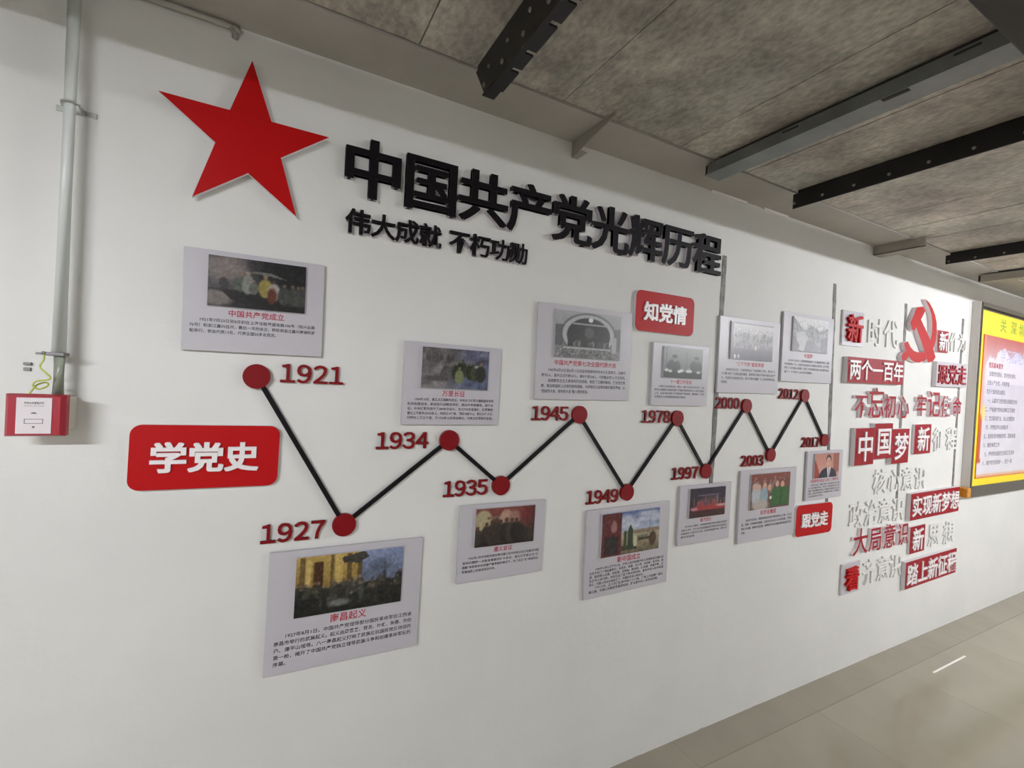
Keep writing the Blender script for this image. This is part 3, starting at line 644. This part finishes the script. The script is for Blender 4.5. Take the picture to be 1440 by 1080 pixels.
# ------------------------------------------------------------------ slogan wall
def text_plate(cx, cz, w, h, rot, txt, em, face, side, lface, lside, lab, t=0.034, lt=0.006, name='slogan_plate', em_y=None, dy=0.0, off=0.014, bg=None):
    t0 = t; t = {0.034: 0.024}.get(t, t); kk = (1.4 - t) / (1.4 - (0.012 if t0 == 0.010 else 0.035))
    cx *= kk; cz = 1.509 + (cz - 1.509) * kk; w *= kk; h *= kk; em *= kk
    e = wall_empty(name, cx, cz, rot, lab, 'sign', 'slogan plates on the right of the wall', 0.001)
    BM().prism([(w / 2, h / 2), (-w / 2, h / 2), (-w / 2, -h / 2), (w / 2, -h / 2)], 0.0, t, 0, 1).build('plate', [face, side], e)
    n = len(txt); pitch = (w - 0.02) / n
    for i, ch in enumerate(txt):
        glyph('raised_character', ch, (i - (n - 1) / 2) * pitch, dy, em, em_y or em, t, t + lt, [lface, lside], e, off)
    return e
RS, WP, WF = M['crimson'], M['white_pvc'], M['white_face']
text_plate(2.776, 1.882, 0.205, 0.186, 1.2, '新', 0.155, M['board'], WP, M['red_sign'], M['red_sign'], 'pale square plate with a thick red raised 新, top left of the slogans', 0.010, 0.014, off=0.016)
text_plate(2.992, 1.6646, 0.590, 0.137, 1.2, '两个一百年', 0.116, RS, WP, WF, WP, 'long red plate with white raised 两个一百年 left of the sickle handle', dy=0.004)
text_plate(3.760, 1.896, 0.150, 0.137, 1.4, '新', 0.125, RS, WP, WF, WP, 'small red plate with white raised 新 touching the sickle blade', t=0.012)
text_plate(3.919, 1.695, 0.430, 0.157, 1.2, '跟党走', 0.132, M['board'], WP, M['crimson'], M['crimson'], 'white plate with red raised 跟党走 beside the notice board', lt=0.006)
text_plate(2.916, 1.2476, 0.195, 0.202, 1.0, '中', 0.172, RS, WP, WF, WP, 'red square plate with white raised 中, left one of three touching plates')
text_plate(3.112, 1.275, 0.195, 0.200, 1.0, '国', 0.165, RS, WP, WF, WP, 'red square plate with white raised 国, set higher between two plates')
text_plate(3.309, 1.243, 0.197, 0.202, 1.0, '梦', 0.165, RS, WP, WF, WP, 'red square plate with white raised 梦, right one of three touching plates')
text_plate(3.578, 1.282, 0.210, 0.180, 1.0, '新', 0.155, RS, WP, WF, WP, 'red plate with white raised 新 standing alone right of 梦', t=0.014)
text_plate(3.812, 0.8705, 0.665, 0.163, 0.6, '实现新梦想', 0.130, RS, WP, WF, WP, 'long red plate with white raised 实现新梦想 below the corner of the notice board')
text_plate(3.593, 0.6627, 0.190, 0.166, 1.0, '新', 0.145, RS, WP, WF, WP, 'red plate with white raised 新 between the two long red plates', t=0.014)
text_plate(2.906, 0.514, 0.180, 0.170, 0.5, '看', 0.135, M['board'], WP, M['red_sign'], M['red_sign'], 'pale plate with a thick red raised 看, bottom left of the slogans', 0.010, 0.014, off=0.016)
text_plate(3.816, 0.4535, 0.690, 0.166, 0.8, '踏上新征程', 0.138, RS, WP, WF, WP, 'lowest long red plate with white raised 踏上新征程')

def loose(txt, x0, x1, z0, z1, em, faces, where, color, t=0.007, ems=None, off=0.010, z_add=None, grp=None):
    kk = (1.4 - t) / (1.4 - 0.032); x0 *= kk; x1 *= kk; z0 = 1.509 + (z0 - 1.509) * kk; z1 = 1.509 + (z1 - 1.509) * kk; em *= kk
    n = len(txt)
    for i, ch in enumerate(txt):
        f = (i + .5) / n; x = x0 + (x1 - x0) * f; z = z0 + (z1 - z0) * f
        s = ems[i] if ems else em
        o = glyph('slogan_character', ch, 0, 0, s * 0.98, s, 0.0, t, faces, None, off)
        o.matrix_world = wall_matrix(x, z + (z_add[i] if z_add else 0), 0.8, 0.001)
        tag(o, '%s %s raised character %s %s' % (ORD[i], color, ch, where), 'letter', grp)
LR = [M['crimson'], M['pink_pvc']]
WW = M['wall']
WG = 'white characters standing on the white wall'
loose('时代', 2.87, 3.22, 1.876, 1.888, 0.165, WW, 'right of the pale top left plate', 'white', grp=WG)
loose('不忘初心', 2.785, 3.40, 1.472, 1.484, 0.150, LR, 'in the left half of the long dark red line', 'dark red', t=0.016, ems=[0.142, 0.185, 0.148, 0.15], z_add=[-.004, .012, -.004, -.008], grp='red characters of the long middle line')
loose('牢记使命', 3.462, 4.115, 1.486, 1.498, 0.145, LR, 'in the right half of the long dark red line', 'dark red', t=0.016, ems=[.14, .18, .145, .14], z_add=[0, .012, -.004, -.006], grp='red characters of the long middle line')
loose('作为', 3.865, 4.125, 1.905, 1.915, 0.130, WW, 'right of the small red plate by the sickle', 'white', grp=WG)
loose('征程', 3.715, 4.075, 1.275, 1.282, 0.160, WW, 'right of the single red plate beside 梦', 'white', grp=WG)
loose('核心意识', 3.03, 3.67, 1.044, 1.040, 0.150, WW, 'in the upper white line below the plates 中国梦', 'white', grp=WG)
loose('政治意识', 2.81, 3.415, 0.874, 0.866, 0.150, WW, 'in the second white line, above the dark red line', 'white', grp=WG)
loose('大局意识', 2.865, 3.495, 0.720, 0.712, 0.150, LR, 'in the lower dark red line', 'dark red', t=0.016, ems=[.16, .15, .15, .145], grp='red characters of the lower line')
loose('思想', 3.72, 4.14, 0.668, 0.650, 0.165, WW, 'right of the red plate between the long plates', 'white', grp=WG)
loose('齐意识', 2.985, 3.43, 0.536, 0.530, 0.150, WW, 'right of the pale plate with the red 看', 'white', grp=WG)

# hammer and sickle emblem
ham = [(3.399, 2.0713), (3.4757, 2.085), (3.5062, 2.0637), (3.4575, 2.0044), (3.5986, 1.8882), (3.6774, 1.7912), (3.6492, 1.7645), (3.5984, 1.7521), (3.5791, 1.7553), (3.5289, 1.816), (3.4061, 1.9513), (3.387, 1.9279), (3.3552, 1.9355), (3.3286, 1.9712)]
sic = [(3.4994, 2.1338), (3.5527, 2.1186), (3.5993, 2.0889), (3.6378, 2.0531), (3.6656, 2.0067), (3.6766, 1.9492), (3.6697, 1.8944), (3.6431, 1.8427), (3.6061, 1.7995), (3.5455, 1.7619), (3.4744, 1.744), (3.4114, 1.7442), (3.3657, 1.7562), (3.3415, 1.7738),
       (3.3063, 1.7457), (3.2685, 1.7411), (3.2527, 1.7653), (3.2667, 1.7874), (3.3031, 1.8029), (3.2835, 1.8226), (3.276, 1.8473), (3.319, 1.8595), (3.3561, 1.8284), (3.3983, 1.8094), (3.4573, 1.8039), (3.52, 1.8131), (3.5633, 1.8364), (3.5992, 1.8838), (3.6129, 1.9431),
       (3.6068, 2.0005), (3.5908, 2.0478), (3.5569, 2.0882), (3.5154, 2.1183)]
e = wall_empty('hammer_sickle_emblem', 3.45 * 1.0088, 1.509 + 0.421 * 1.0088, 0, 'red hammer and sickle emblem with pale thick sides above the slogans', 'emblem', None, 0.001)
BM().prism([(x - 3.45, z - 1.93) for x, z in sic], 0.0, 0.022, 0, 1).build('sickle', [M['red_sign'], M['pink_pvc']], e)
BM().prism([(x - 3.45, z - 1.93) for x, z in ham], 0.0, 0.0235, 0, 1).build('hammer', [M['red_sign'], M['pink_pvc']], e)

# ------------------------------------------------------------------ framed notice board on the right
e = wall_empty('notice_board', 5.25, 1.545, 0, 'big steel-framed notice board with a yellow panel at the right edge', 'board', None, 0.001)
bw, bh = 1.98, 1.34
BM().box(-bw / 2 + .031, bw / 2 - .031, -bh / 2, bh / 2, 0.0, 0.020).build('back_panel', M['dark_frame'], e)
fr = 0.030
for nm, (x0, x1, y0, y1) in (('frame_side', (-bw / 2, -bw / 2 + fr, -bh / 2, bh / 2)), ('frame_side', (bw / 2 - fr, bw / 2, -bh / 2, bh / 2))):
    fs_ = BM().box(x0, x1, y0, y1, 0.0, 0.046, 0.002).build(nm, M['pale_frame'], e)
    BM().box(x0 + 0.003, x1, y0 + 0.003, y1 - 0.003, 0.046, 0.049, 0.001).build('front_strip', M['front_metal'], fs_)
BM().box(-bw / 2 + fr, bw / 2 - fr, bh / 2 - fr, bh / 2, 0.020, 0.048, 0.003).build('frame_top', M['dark_frame'], e)
BM().box(-bw / 2 + fr, bw / 2 - fr, -bh / 2, -bh / 2 + 0.075, 0.020, 0.048, 0.003).build('frame_bottom', M['dark_frame'], e)
yp = BM().box(-bw / 2 + fr, bw / 2 - fr, -bh / 2 + 0.075, bh / 2 - fr - .02, 0.020, 0.040).build('yellow_panel', M['yellow'], e)
for i, ch in enumerate('关深圳'):
    glyph('green_character', ch, (-0.575 + i * 0.19 - (0 if i < 2 else .03)), 0.545, 0.115, 0.10, 0.040, 0.0405, M['green_ink'], yp, 0.015)
# printed poster
e2 = wall_empty('poster', 5.25, 1.500, 0, 'pale poster of text with a reddish top, fixed on the yellow panel', 'poster', None, 0.0412)
pw_, ph_ = 1.80, 1.00
BM().box(-pw_ / 2, pw_ / 2, -ph_ / 2, ph_ / 2, 0.0, 0.004).build('sheet', M['orange'], e2)
c = Canvas((214, 210, 222), 21); c.grad((222, 218, 224), (206, 198, 216)); c.grad((214, 196, 206), (196, 104, 100), .78, 1)
c.poly([(0, .74), (.06, .86), (.11, .84), (.14, .9), (.2, .93), (.27, .86), (.33, .92), (.4, .88), (.5, .95), (1, .9), (1, .7), (0, .66)], (226, 218, 230))
c.mix(np.clip(1 - c.u / .035, 0, 1) * .8 * (c.v > .3), (232, 150, 120)); c.poly([(0, .1), (0, .46), (.02, .44), (.028, .1)], (198, 84, 34)); c.mix(np.clip(1 - c.v / .03, 0, 1), (226, 150, 90)); c.ell(.03, .46, .02, .05, (240, 206, 120), .5); c.noise(4, (16, 30))
print_mesh('artwork', c, pw_ - .01, ph_ - .01, 0, 0, 0.0043, e2)
lines = []; ys = []
T = ['加强党的建设，坚持党的领导，', '全面从严治党，不断提高', '党员干部的政治素质。', '一、认真学习党的理论和路线方针', '二、严格遵守党的纪律和各项规定', '三、密切联系群众，全心全意服务', '四、开展批评与自我批评', '五、发扬优良传统和作风，团结奋进', '六、做好本职工作', '七、按时参加组织生活和各项活动', '八、维护党的团结统一，言行一致']
for i, t in enumerate(T): lines.append((t, 0.0 if i % 3 else 0.03, None)); ys.append(0.235 - i * 0.063)
for ln, y_ in zip(lines, ys): text_block('text_line', [ln], -pw_ / 2 + 0.09, [y_], 0.036, 0.0047, M['grey_ink'], e2, 0.012)
text_block('red_heading', [('党员基本要求', 0, None)], -pw_ / 2 + 0.10, [0.295], 0.042, 0.0047, M['red_ink'], e2, 0.016)
text_block('blue_heading', [('学习园地党务公开', 0, None)], -pw_ / 2 + 0.30, [0.375], 0.10, 0.0047, mat('violet_ink', (196, 196, 226), .5), e2, 0.01)
o = BM().box(-0.028, 0.030, -0.035, 0.03, 0.0, 0.060, 0.006).build('corner_block', M['amber']); o.matrix_world = wall_matrix(4.205, 0.905, 0, 0.001)
o.matrix_world = wall_matrix(4.222, 0.915, 0, 0.001); tag(o, 'amber plastic block under the lower left corner of the notice board', 'block')

# ------------------------------------------------------------------ conduit with fire alarm call point on the left
e = bpy.data.objects.new('riser_pipe', None); COL.objects.link(e); tag(e, 'vertical pale conduit at the left edge running down to the red alarm box', 'pipe')
px, py, pr = -0.4065, -0.040, 0.0125
BM().tube([(px, py, 1.512), (px, py, ZT)], pr, 20).build('conduit', M['conduit'], e)
BM().tube([(px + .002, py, 1.418), (px + .002, py, 1.512)], pr * 0.82, 16).build('sleeve', M['clear_hose'], e)
b = BM(); b.box(px - 0.017, px + 0.0145, -0.056, -0.024, 1.504, 1.512, 0.002); b.box(px - 0.034, px - 0.017, -0.050, -0.046, 1.5055, 1.5105, 0.001)
b.build('hose_clamp', M['clamp'], e)
b = BM(); b.tube([(px - 0.024, py - .008, 1.509), (px - 0.018, py - .008, 1.509)], 0.004, 8); b.build('clamp_screw', M['bolt'], e)
# saddle clip near the top
b = BM(); zc = 2.052
b.tube([(px + (pr + .0012) * math.cos(a), py - (pr + .0012) * math.sin(a), zc) for a in [math.pi * k / 12 for k in range(13)]], 0.0022, 6)
b.box(px - 0.0165, px - 0.0135, py, -0.001, zc - 0.004, zc + 0.004); b.box(px + 0.0135, px + 0.0165, py, -0.001, zc - 0.004, zc + 0.004)
b.box(px - 0.034, px - 0.015, -0.004, -0.001, zc - 0.006, zc + 0.006, 0.001); b.box(px + 0.015, px + 0.036, -0.004, -0.001, zc - 0.006, zc + 0.006, 0.001)
b.build('saddle_clip', M['clip'], e)

# anchor left in the wall
b = BM(); b.box(-0.474, -0.461, -0.006, -0.0005, 1.481, 1.487, 0.001); b.box(-0.474, -0.462, -0.004, -0.0005, 1.468, 1.476, 0.001)
tag(b.build('wall_anchor', M['clamp']), 'small grey metal anchor in the wall above the alarm box', 'anchor')

# alarm
e = wall_empty('fire_alarm_box', -0.4275, 1.3778, 0, 'red fire alarm call point with a white front plate at the left edge', 'fire alarm', None, 0.0)
BM().box(-0.045, 0.0455, -0.036, 0.038, 0.0, 0.056, 0.003).build('back_box', M['cream'], e)
# red cover: bevelled frustum
b = bmesh.new()
def ring(w, h, z): return [b.verts.new(p) for p in ((-w, -h, z), (w, -h, z), (w, h, z), (-w, h, z))]
R_ = [ring(0.0472, 0.0440, 0.054), ring(0.0472, 0.0440, 0.072), ring(0.040, 0.0400, 0.082)]
b.faces.new(R_[0][::-1]); b.faces.new(R_[-1])
for i in range(2):
    for k in range(4): b.faces.new((R_[i][k], R_[i][(k + 1) % 4], R_[i + 1][(k + 1) % 4], R_[i + 1][k]))
w = BM(); w.b.free(); w.b = b; w.build('cover', M['alarm'], e)
fp = BM().box(-0.0275, 0.0275, -0.0375, 0.0375, 0.082, 0.084, 0.0006).build('front_plate', M['alarm_plate'], e)
text_block('plate_text', [('手动火灾报警按钮', 0, .031)], 0.0, [0.0265], 0.0052, 0.0842, M['ink'], fp, 0.02, center=True)
text_block('plate_small_text', [('MANUAL FIRE ALARM', 0, .031)], 0.0, [0.0205], 0.0032, 0.0842, M['grey_ink'], fp, 0.0, center=True)
BM().prism([(0.0045 * math.cos(t / 16 * math.pi), 0.004 + 0.0035 * math.sin(t / 16 * math.pi)) for t in range(17)], 0.084, 0.0846).build('symbol', M['clamp'], fp)
b = BM(); b.box(-.0145, .0145, -.0165, -.0155, .084, .0846); b.box(-.0145, .0145, -.0075, -.0065, .084, .0846); b.box(-.0145, -.0135, -.0165, -.0065, .084, .0846); b.box(.0135, .0145, -.0165, -.0065, .084, .0846)
b.build('label_frame', M['clamp'], fp)
BM().tube([(0, -0.0235, 0.084), (0, -0.0235, 0.0846)], 0.0022, 10).build('key_hole', M['clamp'], fp)

# loose wire
wp = [(-0.4260, 1.506), (-0.4262, 1.495), (-0.4310, 1.480), (-0.4215, 1.468), (-0.4125, 1.458), (-0.4175, 1.452), (-0.4330, 1.449), (-0.4380, 1.440), (-0.4300, 1.4325), (-0.4200, 1.436), (-0.4160, 1.442), (-0.4230, 1.446), (-0.4340, 1.441), (-0.4400, 1.431), (-0.4450, 1.4205)]
dep = [.052, .052, .054, .057, .058, .058, .06, .062, .062, .060, .055, .05, .052, .056, .058]
b = BM(); b.tube(spline([(x, -d, z) for (x, z), d in zip(wp, dep)], 5), 0.0018, 8)
tag(b.build('loose_wire', M['wire']), 'looped yellow-green wire between the pipe clamp and the alarm box', 'wire')

# ------------------------------------------------------------------ small details
o = BM().box(-0.205, 0.205, -0.005, 0.005, 0.0, 0.0015).build('floor_strip', M['floor_white']); o.location = (3.573, -0.2312, 0.0)  # thin white strip set on the tiles
tag(o, 'short bright white strip lying on the floor below the slogans', 'strip')
b = BM(); random.seed(3)
for i in range(22):
    x = random.uniform(1.1, 5.5); s = random.uniform(.004, .02); b.box(x, x + s * 2, -0.002, -0.0002, 0.0, random.uniform(.001, .004))
struct(b.build('trim_2', M['grit']))
